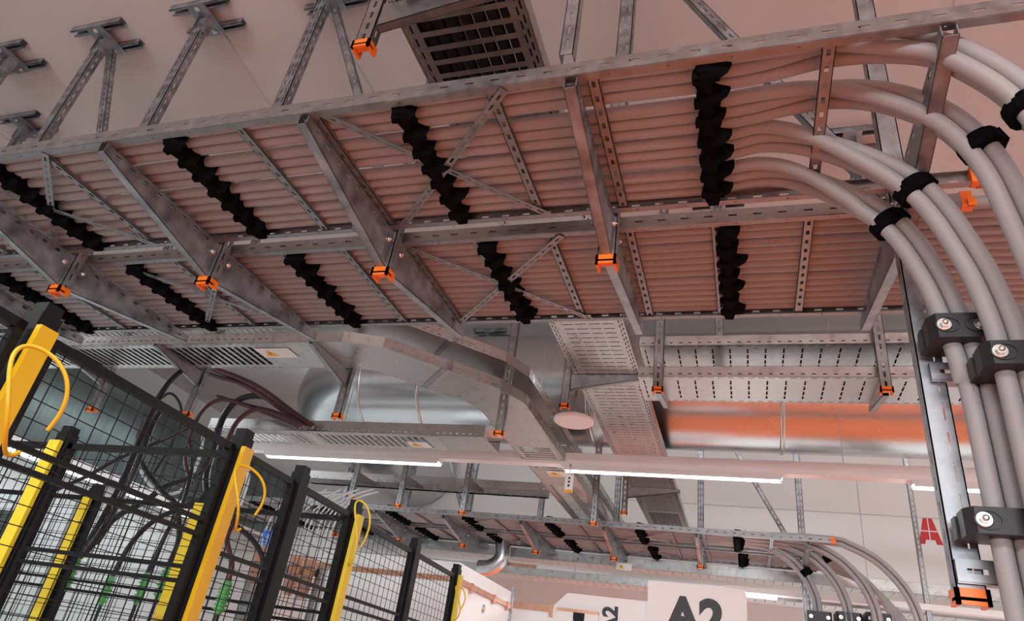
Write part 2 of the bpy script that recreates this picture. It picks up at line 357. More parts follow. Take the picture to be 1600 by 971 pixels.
# support posts with tapered cantilever arms on both sides
def arm_mb(x, ya, yb, za, zb, zt, w=.034, hol=True):
    """box-section tapered arm from ya (root, bottom za) to yb (tip, bottom zb); top zt; slots in the upper side sheets"""
    b = MB(); t = .0025; n = 9; top = .030
    for s in (-1, 1):
        xo = x + s * w / 2; xi = xo - s * t
        def q(y0, y1, f0, f1):   # f -> z bottom/top callables
            P = [(xo, y0, f0(y0)), (xi, y0, f0(y0)), (xi, y1, f0(y1)), (xo, y1, f0(y1)), (xo, y0, f1(y0)), (xi, y0, f1(y0)), (xi, y1, f1(y1)), (xo, y1, f1(y1))]
            b.hexa(P)
        zbot = lambda y: za + (zb - za) * (y - ya) / (yb - ya)
        lo = lambda y: zt - .026; hi = lambda y: zt - .012
        q(ya, yb, zbot, lo); q(ya, yb, hi, lambda y: zt)
        for i in range(n):
            f = (i + .35) / n; g = (i + 1.0) / n
            q(ya + (yb - ya) * f if i else ya, ya + (yb - ya) * g, lo, hi)
            if i == 0: pass
    b.hexa([(x - w / 2, ya, za), (x + w / 2, ya, za), (x + w / 2, yb, zb), (x - w / 2, yb, zb), (x - w / 2, ya, za + .003), (x + w / 2, ya, za + .003), (x + w / 2, yb, zb + .003), (x - w / 2, yb, zb + .003)])
    return b
def bolt(p, d, r=.009):
    m = frame(p, V(p) + V(d)); b = MB(); b.lathe([(r * 1.5, 0), (r * 1.5, .002)], m, 16)
    b.loft([[(x, r * math.cos(math.pi * i / 3), r * math.sin(math.pi * i / 3)) for i in range(6)] for x in (.002, .009)], m); b.lathe([(r * .5, .009), (r * .5, .014)], m, 10); return b
def post(x, dy, z0, label, group=None, web=None, brace_to=None, arms=True, z1=CZ, yp=1.785, head=True):
    y = yp + dy; t = thing('support_post', label, 'support post', (x, y, z0), group)
    W, D = .056, .046
    prof = [(-W / 2 + .0, D / 2), (-W / 2, -D / 2), (W / 2, -D / 2), (W / 2, D / 2)]
    m = Matrix(((0, 1, 0, x), (0, 0, 1, y), (1, 0, 0, z0), (0, 0, 0, 1)))
    hol = {1: web or [(.012, .019, .06, .032, .03), (.037, .044, .06, .032, .03)], 0: [(.018, .027, .06, .032, .0)], 2: [(.019, .028, .06, .032, .0)]}
    obj('post_profile', MB().strip(prof, z1 - .06 * head - z0, hol, m, .003), 'galv2', t)
    obj('end_cap', cap_c(MB(), x, y, z0 - .012, W + .010, D + .010, .034), 'orange', t, 'orange plastic end cap')
    if head:
        hp = MB(); hp.box(x - .06, x + .06, y - .10, y + .10, z1 - .048, z1 - .042); hp.box(x - .032, x - .028, y - .03, y + .03, z1 - .16, z1 - .045); hp.box(x + .028, x + .032, y - .03, y + .03, z1 - .16, z1 - .045)
        obj('head_plate', hp, 'galv2', t)
        for s in (-1, 1):
            mm = frame((x - .19, y + s * .075, z1 - .041), (x + .19, y + s * .075, z1 - .041))
            obj('ceiling_channel', MB().strip([(-.010, 0), (-.020, 0), (-.020, .041), (.020, .041), (.020, 0), (.010, 0)][::-1], .38, {2: []}, mm, .0025), 'galv2', t)
            bo = bolt((x, y + s * .075, z1 - .05), (0, 0, -1)); obj('bolt', bo, 'zinc', t)
    if arms:
        obj('bracket_arm', arm_mb(x, y - D / 2, 1.172 + dy, 1.245, 1.362, ZB - .002), 'galv2', t)
        obj('bracket_arm', arm_mb(x, y + D / 2, 2.515 + dy, 1.245, 1.362, ZB - .002), 'galv2', t)
        fx = x + (.034 if x < 0 else -.034)
        obj('fixing_plate', MB().box(min(x, fx), max(x, fx), y - .075, y + .075, 1.27, 1.385) if False else MB().box(x - .019, x - .0165, y - .07, y + .07, 1.27, 1.39).box(x + .0165, x + .019, y - .07, y + .07, 1.27, 1.39), 'galv2', t)
        for s in (-1, 1):
            obj('bolt', bolt((x + .02 * (1 if x < .1 else -1), y + s * .05, 1.35), (1 if x < .1 else -1, 0, 0)), 'zinc', t)
    if brace_to is not None:
        a = V((x + .03, y + .045, z1 - .10)); c = V((brace_to - .02, y + .045, 1.45)); d = (c - a).normalized(); mm = frame(a, c, (0, 1, 0))
        obj('diagonal_stay', MB().strip([(-.02, .02), (-.02, -.014), (.02, -.014), (.02, .02)], (c - a).length, {1: [(.016, .024, .05, .028, .03)], 0: [(.012, .02, .05, .028, .03)]}, mm, .0025), 'galv2', t)
    return t
psay = ['at the far left, behind the yellow fence post', 'above the left edge of the picture', 'holding the first complete tapered arm from the left', 'holding the second tapered arms from the left', 'holding the third tapered arms, left of the crossed braces', 'with grey arm right of the crossed braces']
for i, x in enumerate(PX[:6]):
    post(x, 0, 1.225, 'galvanised support post with orange foot %s' % psay[i], brace_to={1: PX[2], 3: PX[4], 5: PX[6]}.get(i))
    post(x, FDY, 1.225, 'distant support post of the far ladders, %s from the right with orange foot' % ORD[6 - i], brace_to={1: PX[2], 3: PX[4], 5: PX[6]}.get(i))
p5 = post(PX[6], 0, .300, 'long galvanised post at right carrying the black cable clamps, orange foot', web=[(.036, .040, .075, .045, .03)])
pf = post(.50, FDY, .325, 'distant long post carrying the far cable clamps')
# thin stay rod
tag(obj('threaded_rod', MB().tube([(-2.72, 1.83, 3.0), (-1.42, 1.80, 1.47)], .006, 8), 'zinc'), 'thin steel stay rod slanting down from the ceiling channel', 'rod')

# horizontal clamp rails and clamps
def clamp_rail(x0, x1, y, z, label, group=None):
    m = frame((x0, y, z), (x1, y, z))
    return tag(obj('clamp_rail', MB().strip([(.02, .002), (-.02, 0), (-.02, .045), (.02, .045)], x1 - x0, {1: [(.017, .028, .07, .04, .02)]}, m, .003), 'galv2'), label, 'mounting rail', group)
def clamp(x0, x1, yf, yb, z0, z1, label, group=None):
    t = thing('cable_clamp', label, 'cable clamp', ((x0 + x1) / 2, yb, z0), group)
    c = .016; mid = yf + (yb - yf) * .62
    obj('clamp_body', MB().prism([(x0 + c, yf), (x1 - c, yf), (x1, yf + c * 1.6), (x1, mid), (x0, mid), (x0, yf + c * 1.6)], z0, z1), 'plastic', t)
    obj('clamp_base', MB().prism([(x0 - .004, mid + .003), (x1 + .004, mid + .003), (x1 + .004, yb - .01), (x1 - .01, yb), (x0 + .01, yb), (x0 - .004, yb - .01)], z0 + .004, z1 - .004), 'plastic', t)
    for xb in (x0 + .030, x1 - .030):
        zc = (z0 + z1) / 2
        m = frame((xb, yf - .0008, zc), (xb, yf - 1, zc))
        bb = MB(); bb.lathe([(.0165, 0), (.0165, .003), (.015, .004)], m, 22); bb.loft([[(x, .010 * math.cos(math.pi * i / 3), .010 * math.sin(math.pi * i / 3)) for i in range(6)] for x in (.004, .012)], m)
        bb.lathe([(.0062, .012), (.0062, .017), (.003, .018)], m, 12)
        obj('clamp_bolt', bb, 'zinc', t, 'bright zinc bolt with washer')
        s = 1 if xb < (x0 + x1) / 2 else -1
        rg = MB(); ring = [(xb + s * .008 + .026 * math.cos(a), zc + .020 * math.sin(a)) for a in [2 * math.pi * i / 24 for i in range(24)]]
        ring2 = [(xb + s * .008 + .0235 * math.cos(a), zc + .0178 * math.sin(a)) for a in [2 * math.pi * i / 24 for i in range(24)]]
        rg.loft([[(p[0], yf - .0004, p[1]) for p in ring], [(p[0], yf - .003, p[1]) for p in ring], [(p[0], yf - .003, p[1]) for p in ring2], [(p[0], yf - .0004, p[1]) for p in ring2]], caps=False)
        obj('bolt_recess', rg, 'plastic', t)
    return t
c1a = aty(1449, 490, 1.63); c1b = aty(1553, 490, 1.63); c1l = aty(1449, 527, 1.63)
clamp(c1a.x, c1b.x, 1.63, 1.745, c1l.z, c1a.z, 'black cable clamp with two bolts, upper left one on the long post')
c2a = aty(1533, 532, 1.545); c2l = aty(1540, 568, 1.545)
clamp(c2a.x, c2a.x + .165, 1.545, 1.665, c2l.z, c2a.z, 'black cable clamp cut by the right edge, beside the upper left clamp')
c3a = aty(1507, 790, 1.63); c3l = aty(1512, 832, 1.63)
clamp(c3a.x, c3a.x + .168, 1.63, 1.745, c3l.z, c3a.z, 'large black cable clamp lower on the long post above its orange foot')
r1 = aty(1450, 592, 1.74); clamp_rail(r1.x + .01, r1.x + .6, 1.768, r1.z, 'slotted steel rail behind the upper black clamps')
r2 = aty(1490, 907, 1.74); clamp_rail(r2.x + .01, r2.x + .6, 1.768, r2.z, 'slotted steel rail under the lower black clamp')
for k, (px, py) in enumerate(((1279, 965), (1325, 967), (1370, 969))):
    g = 3 - k; d = aty(px, py - 8, 6.60)
    clamp(d.x - .095, d.x + .095, 6.60 - .06 - .02 * k, 6.75, d.z - .09, d.z, 'small distant black clamp, %s from the left at the bottom edge' % ORD[k])

# ------------------------------------------------------------------ cable trays
def tray(name, label, a, b, W, H, pat, cat='cable tray', side=True, group=None, secs=None):
    """perforated tray from a to b (bottom centre line)"""
    a, b = V(a), V(b); L = (b - a).length; t = thing(name, label, cat, a, group)
    base_holes = {
        'cross': [(.012, .018, .05, .030, .01), (.026, .032, .05, .030, .03)] + [(.06 + k * (W - .12) / 4, .06 + (k + .82) * (W - .12) / 4, .052, .007, .02) for k in range(4)] + [(W - .032, W - .026, .05, .030, .03), (W - .018, W - .012, .05, .030, .01)],
        'louvre': [(.012, .018, .05, .030, .01), (.026, .032, .05, .030, .03), (.055, W - .055, .055, .036, .02), (W - .032, W - .026, .05, .030, .03), (W - .018, W - .012, .05, .030, .01)],
        'wide': [(.012, .018, .05, .030, .01), (.05, .10, .09, .009, .02), (.115, .165, .09, .009, .02), (.18, .23, .09, .009, .02), (.245, W - .05, .09, .009, .02), (W - .018, W - .012, .05, .030, .01)],
        'plain': [(.014, .018, .055, .040, .01), (W - .018, W - .014, .055, .040, .01)],
    }
    wall = [(.014, .020, .05, .018, .012)] if side else []
    secs = secs or [(0, 1, pat)]
    for (f0, f1, pt) in secs:
        p0 = a + (b - a) * f0; m = frame(p0, b); LL = L * (f1 - f0) - .004
        obj('tray_section', MB().strip([(-W / 2 + .012, H), (-W / 2, H), (-W / 2, 0), (W / 2, 0), (W / 2, H), (W / 2 - .012, H)], LL, {1: [(H - .02, H - .014, .05, .018, .012)], 2: base_holes[pt], 3: wall}, m, .0015), 'tray', t)
        if f0 > 0:
            m2 = frame(p0 - (b - a).normalized() * .05, b)
            obj('joint_plate', MB().box(0, .10, -W / 2 - .003, -W / 2 - .0005, .006, H - .006, m2).box(0, .10, W / 2 + .0005, W / 2 + .003, .006, H - .006, m2).box(0, .1, -W / 2 + .02, W / 2 - .02, -.002, -.0003, m2), 'tray', t)
    return t
def hanger(x, y, z0, adir, alen, zt, label, group=None, z1=CZ, head=True):
    """hanging slotted channel with one tapered arm"""
    t = thing('tray_hanger', label, 'tray hanger', (x, y, z0), group)
    W, D = .05, .036
    m = Matrix(((0, 1, 0, x), (0, 0, 1, y), (1, 0, 0, z0), (0, 0, 0, 1)))
    obj('hanger_profile', MB().strip([(-W / 2, D / 2), (-W / 2, -D / 2), (W / 2, -D / 2), (W / 2, D / 2)], z1 - z0, {1: [(.020, .030, .05, .028, .02)], 0: [(.014, .022, .05, .028, .0)], 2: [(.014, .022, .05, .028, .0)]}, m, .0025), 'galv', t)
    obj('end_cap', cap_c(MB(), x, y, z0 - .01, W + .008, D + .010, .03, .008), 'orange', t, 'orange plastic end cap')
    if head:
        obj('head_plate', MB().box(x - .05, x + .05, y - .11, y + .11, z1 - .047, z1 - .042).box(x - .028, x - .0255, y - .03, y + .03, z1 - .14, z1 - .045).box(x + .0255, x + .028, y - .03, y + .03, z1 - .14, z1 - .045), 'galv2', t)
        for sg in (-1, 1): obj('ceiling_channel', MB().strip([(.020, 0), (.020, .040), (-.020, .040), (-.020, 0)], .34, {}, frame((x - .17, y + sg * .08, z1 - .041), (x + .17, y + sg * .08, z1 - .041)), .0025), 'galv2', t)
    if alen:
        d = V(adir); a = V((x, y, 0)) + d * (.022 if abs(d.x) < .5 else .027)
        b = MB(); s = V((-d.y, d.x, 0)) * .014; root = zt - .10; e = a + d * alen
        for sg in (-1, 1):
            o = s * sg; o2 = s * (sg * .82)
            b.hexa([V((a.x, a.y, root)) + o, V((a.x, a.y, root)) + o2, V((e.x, e.y, zt - .025)) + o2, V((e.x, e.y, zt - .025)) + o, V((a.x, a.y, zt)) + o, V((a.x, a.y, zt)) + o2, V((e.x, e.y, zt)) + o2, V((e.x, e.y, zt)) + o])
        b.hexa([V((a.x, a.y, root)) - s, V((a.x, a.y, root)) + s, V((e.x, e.y, zt - .025)) + s, V((e.x, e.y, zt - .025)) - s, V((a.x, a.y, root + .003)) - s, V((a.x, a.y, root + .003)) + s, V((e.x, e.y, zt - .022)) + s, V((e.x, e.y, zt - .022)) - s])
        obj('hanger_arm', b, 'galv', t)
    return t
# long tray running away under the ceiling, above both ladder pairs
ZT = 1.75
tray('cable_tray', 'long perforated cable tray running from top centre into the distance', (-.773, .55, ZT), (-.773, 8.0, ZT), .41, .06, 'cross',
     secs=[(0, .20, 'louvre'), (.20, .44, 'cross'), (.44, .66, 'cross'), (.66, .86, 'cross'), (.86, 1, 'louvre')])
for k, (px, py, nm) in enumerate(((568, 78, 'at the top edge'), (882, 637, 'above the round white disc'), (975, 803, 'below the light strip'))):
    p = atx(px, py, -1.02); hanger(-1.02, p.y, p.z, (1, 0, 0), .46, ZT - .002, 'hanger of the long tray with orange foot %s' % nm)
for i, x in enumerate([-.950 + .0443 * q for q in range(9)]):
    tag(obj('tray_cable', MB().tube([(x + .002 * math.sin(k * 1.3), .6 + k * .5, ZT + .025) for k in range(15)], .0215, 8), 'bcable'), 'dark cable lying in the long tray, seen through its slots', 'cable', 'dark cables in the long tray')
p = atx(886, 92, -.44)
tag(obj('ceiling_strut', MB().strip([(-.02, .02), (-.02, -.016), (.02, -.016), (.02, .02)], CZ - p.z, {1: [(.016, .024, .06, .034, .03)]}, Matrix(((0, 1, 0, p.x), (0, 0, 1, p.y), (1, 0, 0, p.z), (0, 0, 0, 1))), .0025), 'galv2'), 'slotted strut hanging from the ceiling right of the long tray at the top edge', 'strut')
p = atz(40, 200, 3.03); post(p.x, 0, 1.9, 'small support post with ceiling plate at the left edge above the near ladder', arms=False, yp=p.y)
# right-hand pair of trays, one above the other
tray('cable_tray', 'lower of the two perforated trays running right in front of the big duct', (-.52, 3.50, 1.55), (4.2, 3.50, 1.55), .33, .06, 'wide', secs=[(0, .36, 'wide'), (.36, .72, 'wide'), (.72, 1, 'wide')])
tray('cable_tray', 'upper of the two perforated trays running right in front of the big duct', (-.52, 3.50, 1.735), (4.2, 3.50, 1.735), .33, .06, 'wide', secs=[(0, .5, 'wide'), (.5, 1, 'wide')])
for z, nm in ((1.55, 'lower'), (1.735, 'upper')):
    for i in range(6):
        tag(obj('tray_cable', MB().tube([(-.50 + k * .78, 3.362 + i * .055 + .002 * math.sin(k), z + .030) for k in range(7)], .027, 8), 'bcable'), 'dark cable lying in the %s right-hand tray, seen through its slots' % nm, 'cable', 'dark cables in the %s right-hand tray' % nm)
for px, py, nm in ((1028, 612, 'beside the long tray'), (1385, 613, 'left of the long post')):
    p = aty(px, py, 3.305); hanger(p.x, 3.305, p.z, (0, 1, 0), .38, 1.548, 'hanger of the right-hand trays with orange foot %s' % nm)
p = aty(1124, 520, 3.72); hanger(p.x, 3.72, 1.60, (0, 1, 0), 0, 1.5, 'plain rear hanger behind the right-hand trays')
# left-hand stack: along X, 45 degree bend, then away along Y
def bend_tray(z, label, H=.065):
    W = .34; t = thing('cable_tray', label, 'cable tray', (-5.4, 3.05, z))
    near = [(-5.4, 2.885), (-2.10, 2.885), (-1.88, 2.96), (-1.36, 3.52), (-1.27, 3.75), (-1.27, 8.0)]
    far = [(-5.4, 3.225), (-2.22, 3.225), (-2.06, 3.28), (-1.66, 3.72), (-1.61, 3.88), (-1.61, 8.0)]
    # straight runs are perforated sections, bends are plain sheet
    pats = {0: ('louvre', -2.75), }
    holesL = [(.012, .018, .05, .030, .01), (.05, W - .05, .050, .028, .02), (W - .018, W - .012, .05, .030, .01)]
    holesP = [(.014, .018, .055, .040, .01), (W - .018, W - .014, .055, .040, .01)]
    def straight(a, b, hb):
        m = frame(a, b); L = (V(b) - V(a)).length - .003
        obj('tray_section', MB().strip([(-W / 2 + .012, H), (-W / 2, H), (-W / 2, 0), (W / 2, 0), (W / 2, H), (W / 2 - .012, H)], L, {1: [(.012, .018, .05, .018, .012), (.035, .041, .05, .018, .03)], 2: hb, 3: [(.024, .030, .05, .018, .012), (.047, .053, .05, .018, .03)]}, m, .0015), 'tray', t)
    straight((-5.4, 3.055, z), (-2.70, 3.055, z), holesL); straight((-2.70, 3.055, z), (-2.22, 3.055, z), holesP)
    straight((-1.44, 3.90, z), (-1.44, 4.55, z), holesP); straight((-1.44, 4.55, z), (-1.44, 5.1, z), holesL)
    straight((-1.44, 5.1, z), (-1.44, 5.5, z), holesP); straight((-1.44, 5.5, z), (-1.44, 8.0, z), holesL)
    nb = [(-2.22, 2.885)] + near[1:5] + [(-1.27, 3.90)]; fb = [(-2.22, 3.225), (-2.14, 3.245), (-2.06, 3.28), (-1.66, 3.72), (-1.62, 3.82), (-1.61, 3.90)]
    bm = MB()
    for i in range(5):
        bm.hexa([(*nb[i], z), (*nb[i + 1], z), (*fb[i + 1], z), (*fb[i], z), (*nb[i], z + .002), (*nb[i + 1], z + .002), (*fb[i + 1], z + .002), (*fb[i], z + .002)])
        for q in (nb, fb):
            mm = frame((*q[i], z), (*q[i + 1], z)); L = (V(q[i + 1]) - V(q[i])).length
            if L > .3:
                bm.strip([(0, 0), (0, H)], L, {0: [(.012, .018, .05, .020, .05), (.030, .035, .30, .12, .12), (.045, .050, .05, .008, .05)]}, mm, .0015)
            else: bm.box(0, L, -.0008, .0008, 0, H, mm)
    obj('bend_section', bm, 'tray', t)
    # joint brackets across the diagonal piece
    for f in (.50,):
        pn = V(nb[2]).lerp(V(nb[3]), f); pfp = V(fb[2]).lerp(V(fb[3]), f)
        mm = frame((*pn, z - .003), (*pfp, z - .003)); L = (pfp - pn).length
        obj('joint_plate', MB().box(0, L, -.018, .018, -.002, .001, mm).box(-.004, -.001, -.05, .05, .004, H, mm).box(-.006, -.003, -.018, .018, -.002, H, mm), 'galv2', t)
    return t
bend_tray(1.55, 'lower tray of the left stack, slotted, bending away towards the centre')
bend_tray(1.735, 'upper tray of the left stack, bluish underside, bending away behind')
for i in range(7):
    for z in (1.55,):
        tag(obj('tray_cable', MB().tube([(-5.3 + k * .45, 2.915 + i * .045 + .005 * math.sin(k + i), z + .025) for k in range(7)], .02, 8), 'bcable'), 'dark cable lying in the left slotted tray, seen through its slots', 'cable', 'dark cables in the left tray')
for k, (px, py, yy) in enumerate(((143, 642, 3.30), (292, 650, 3.30), (527, 653, 3.30))):
    p = aty(px, py, yy); hanger(p.x, yy, p.z, (0, -1, 0), .42, 1.548, 'hanger with orange foot under the left tray stack, %s from the left' % ORD[k])
p = aty(780, 680, 3.62); hanger(p.x, 3.62, p.z, (0, 1, 0), 0, 1.54, 'hanger with orange foot at the bend of the left tray stack')
tray('cable_tray', 'slotted tray crossing in front of the shiny duct above the left light', (-4.1, 4.40, 1.50), (-1.70, 4.40, 1.50), .34, .085, 'louvre', secs=[(0, .38, 'louvre'), (.38, .82, 'louvre'), (.82, 1, 'plain')])
# trays beyond the light strip
tray('cable_tray', 'slotted tray above the far ladder left of centre', (-4.4, 6.12, 1.62), (-1.75, 6.12, 1.62), .24, .08, 'wide')
for k, (px, py) in enumerate(((548, 778), (622, 792), (722, 803), (927, 820))):
    p = aty(px, py, 5.6); hanger(p.x, 5.6, p.z, (0, 1, 0), .0 if k == 3 else .38, 1.60, 'distant hanger below the light strip, %s from the left' % ORD[k])
tray('cable_tray', 'dusty grey tray along the back wall, upper of two', (-4.8, 7.75, 1.30), (4.4, 7.75, 1.30), .30, .10, 'wide')
tray('cable_tray', 'dusty grey tray along the back wall, lower of two', (-4.8, 7.62, 1.10), (4.4, 7.62, 1.10), .30, .08, 'wide')
# extra struts seen against the back wall
p = aty(1415, 700, 7.2); q = aty(1440, 905, 7.2)
tag(obj('wall_strut', MB().strip([(-.02, .03), (-.02, -.01), (.02, -.01), (.02, .03)], 2.6, {1: [(.016, .024, .05, .03, .02)]}, Matrix(((0, 1, 0, (p.x + q.x) / 2), (0, 0, 1, 7.2), (1, 0, 0, .45), (0, 0, 0, 1))), .0025), 'galv'), 'single upright steel strut left of the red letter', 'strut')

# ------------------------------------------------------------------ round duct with elbow
DY_, DZ, DR = 5.5, 2.42, .5
t = thing('ventilation_duct', 'big shiny round ventilation duct crossing the hall behind the trays', 'duct', (0, DY_, DZ - DR))
xe = -3.35
secs_ = [xe, -2.75, -1.2, .3, 1.75, 3.2, 6.4]
for i in range(len(secs_) - 1):
    m = frame((secs_[i], DY_, DZ), (secs_[i + 1], DY_, DZ)); L = secs_[i + 1] - secs_[i]
    obj('duct_section', MB().lathe([(DR, .0), (DR, L)], m, 72), 'duct', t)
    obj('duct_joint', MB().lathe([(DR, -.018), (DR + .012, -.010), (DR + .012, .010), (DR, .018)], m, 72), 'duct', t)
rb = MB(); rings = []
for k in range(11):
    a = math.radians(90 * k / 10); rc = .75; c0 = V((xe - rc * math.sin(a), DY_ + rc - rc * math.cos(a), DZ)); n0 = V((math.sin(a), -(-math.cos(a)) * -1, 0)); n0 = V((math.sin(a), -math.cos(a), 0)).normalized()
    rings.append([c0 + V((-n0.x, n0.y, 0)) * (DR * math.cos(u)) + V((0, 0, DR * math.sin(u))) for u in [2 * math.pi * i / 48 for i in range(48)]])
rb.loft(rings, I4, True); obj('duct_elbow', rb, 'duct', t)
obj('duct_section', MB().lathe([(DR, 0), (DR, 1.9)], frame((xe - .75, DY_ + .75, DZ), (xe - .75, 9, DZ)), 60), 'duct', t)
# small bent pipe near the back wall
pp = [aty(x, y, 7.4) for x, y in ((786, 846), (786, 862), (783, 874), (774, 883), (762, 888), (748, 888))]
tag(obj('vent_pipe', MB().tube(crv([pp[0] + V((0, 0, .22))] + pp, 6), .085, 18), 'duct'), 'short bent metal pipe beneath the far ladders left of centre', 'pipe')

# ------------------------------------------------------------------ light trunking
LYY, LZ = 4.9, 1.50
tr = thing('light_trunking', 'long white light trunking rail across the hall', 'light trunking', (-4.2, LYY, LZ + .03))
obj('trunking_rail', MB().prism([(-.045, 0), (.045, 0), (.052, .03), (.052, .085), (-.052, .085), (-.052, .03)], 0, 9.8, Matrix(((0, 0, 1, -4.25), (1, 0, 0, LYY), (0, 1, 0, LZ + .03), (0, 0, 0, 1)))), 'lamp', tr)
for k, x in enumerate((-3.3, -1.55, .65, 2.6)): obj('suspension_wire', MB().tube([(x, LYY, LZ + .11), (x, LYY, CZ)], .003, 6), 'zinc', tr)
for k, (x0, x1, nm) in enumerate(((-3.98, -2.33, 'left of the two bright tubes in the middle'), (-1.27, .24, 'right of the two bright tubes in the middle'), (1.06, 2.6, 'short bright tube seen behind the post at right'), (3.2, 4.7, 'tube beyond the right edge'))):
    t = thing('led_luminaire', 'lit white luminaire on the trunking, %s' % nm, 'luminaire', ((x0 + x1) / 2, LYY, LZ), 'luminaires on the trunking')
    obj('luminaire_housing', MB().box(x0 - .02, x1 + .02, LYY - .042, LYY + .042, LZ + .004, LZ + .03).box(x0 - .01, x1 + .01, LYY - .044, LYY - .038, LZ - .012, LZ + .01).box(x0 - .01, x1 + .01, LYY + .038, LYY + .044, LZ - .012, LZ + .01), 'lamp', t)  # thin side lips added to stop tube light going up onto the trays
    obj('diffuser', MB().loft([[(x, LYY + .036 * math.cos(a), LZ + .004 - .022 * math.sin(a)) for a in [math.pi * i / 10 for i in range(11)]] for x in (x0, x1)], I4, True), 'led', t)
for k, (py0, py1) in enumerate(((3.7, 4.35), (4.5, 5.0), (5.4, 6.4), (2.4, 3.5))):
    t = thing('led_luminaire', 'glaring luminaire seen through the fence at lower left, %s along the row' % ORD[k], 'luminaire', (-5.85, (py0 + py1) / 2, 1.17), 'luminaires in the test bay')
    obj('luminaire_housing', MB().box(-5.91, -5.79, py0 - .03, py1 + .03, 1.205, 1.25).box(-5.912, -5.904, py0 - .03, py1 + .03, 1.165, 1.21), 'lamp', t)  # wall-side skirt added to cut the bright spot on the partition
    obj('diffuser', MB().loft([[(-5.85 + .05 * math.cos(a), y, 1.205 - .035 * math.sin(a)) for a in [math.pi * i / 10 for i in range(11)]] for y in (py0, py1)], I4, True), 'led2', t)
tag(obj('suspension_rail', MB().box(-5.88, -5.82, 1.5, 7.8, 1.25, 1.29), 'lamp'), 'white rail carrying the glaring luminaires at lower left', 'light rail')
d_ = aty(1175, 930, 7.2)
t = thing('led_luminaire', 'small distant lit luminaire right of the A2 board', 'luminaire', d_)
obj('luminaire_housing', MB().box(d_.x - .25, d_.x + 2.5, 7.15, 7.25, d_.z + .01, d_.z + .06), 'lamp', t)
obj('diffuser', MB().box(d_.x - .2, d_.x + .22, 7.16, 7.24, d_.z - .02, d_.z + .009), 'led', t)

# round white disc
dc = atz(896, 661, 1.50)
t = thing('ceiling_disc', 'round white disc hanging beside the long tray', 'disc', dc)
obj('disc_body', MB().lathe([(.118, 0), (.126, .006), (.126, .022), (.11, .032)], frame(dc, dc + V((0, 0, 1))), 48), 'white', t)
obj('disc_stem', MB().tube([dc + V((0, 0, .03)), dc + V((0, 0, .9))], .012, 10), 'galv', t)

# ------------------------------------------------------------------ signs
def warn(p, xd, yd, w, h, label):
    xd = V(xd).normalized(); yd = V(yd).normalized(); n = xd.cross(yd)
    m = Matrix((xd, yd, n)).transposed().to_4x4(); m.translation = p
    t = thing('warning_sign', label, 'warning sign', p, 'electrical warning plates')
    obj('sign_plate', MB().box(-w / 2, w / 2, -h / 2, h / 2, -.001, .001, m), 'white', t)
    s = h * .40
    obj('warning_triangle', MB().prism([(-w * .18 - s, -s * .8), (-w * .18 + s, -s * .8), (-w * .18, s * .9)], .001, .0018, m), 'amber', t, 'amber warning triangle')
    obj('warning_symbol', MB().prism([(-w * .18 - .10 * s, -s * .5), (-w * .18 + .22 * s, .0), (-w * .18 + .02 * s, .0), (-w * .18 + .1 * s, s * .4), (-w * .18 - .2 * s, -.1 * s), (-w * .18, -.1 * s)], .0019, .0024, m), 'ink', t)
sp = atz(432, 552, 1.546); warn(sp, (1, 0, 0), (0, -1, 0), .24, .12, 'warning plate with amber triangle under the left slotted tray')
sp = atz(662, 702, 1.496); sp = V((sp.x, 4.45, 1.4994)); warn(sp, (1, 0, 0), (0, -1, 0), .17, .12, 'warning plate with amber triangle on the tray above the left light')
sp = atz(872, 741, 1.546); warn(sp, (1, 0, 0), (0, -1, 0), .17, .14, 'warning plate under the tray just left of the hanging white tag')
sp = aty(975, 886, 7.4); warn(sp, (1, 0, 0), (0, 0, 1), .16, .07, 'small distant warning plate above the A2 board')
# hanging tag
p = aty(890, 742, 4.86); t = thing('hanging_tag', 'white marker tag with yellow end hanging below the light strip', 'tag', p)
obj('tag_plate', MB().box(p.x - .030, p.x + .030, 4.858, 4.862, p.z - .115, p.z).box(p.x - .004, p.x + .004, 4.858, 4.862, p.z, 1.53), 'white', t); obj('tag_end', MB().box(p.x - .032, p.x + .032, 4.856, 4.864, p.z - .135, p.z - .115), 'amber', t)
for i in range(3): obj('tag_mark', MB().box(p.x - .006, p.x + .008, 4.855, 4.858, p.z - .035 - .028 * i, p.z - .020 - .028 * i), 'ink', t)
# red stencilled letter on the wall
t = thing('wall_letter', 'red stencilled letter A painted on the back wall', 'letter', aty(1455, 851, YB))
P0 = aty(1436, 850, YB); P1 = aty(1474, 851, YB); PT = aty(1455, 811, YB); Wd = P1.x - P0.x; Hh = PT.z - P0.z; zc = P0.z; xc = (P0.x + P1.x) / 2
def lt(u, v): return (xc + (u - .5) * Wd, zc + v * Hh)
mW = Matrix(((1, 0, 0, 0), (0, 0, -1, YB), (0, 1, 0, 0), (0, 0, 0, 1)))
for s in (-1, 1):
    f = lambda u: .5 + s * u
    pa = [f(.02), f(.16), f(.31), f(.02)]
    a_ = [lt(f(.025), 1), lt(f(.19), 1), lt(f(.335), .53), lt(f(.025), .53)]
    b_ = [lt(f(.025), .48), lt(f(.35), .48), lt(f(.5), 0), lt(f(.24), 0), lt(f(.19), .17), lt(f(.025), .17)]
    for pl in (a_, b_): obj('letter_segment', MB().prism([(x, z) for x, z in pl], .001, .003, mW), 'red', t)
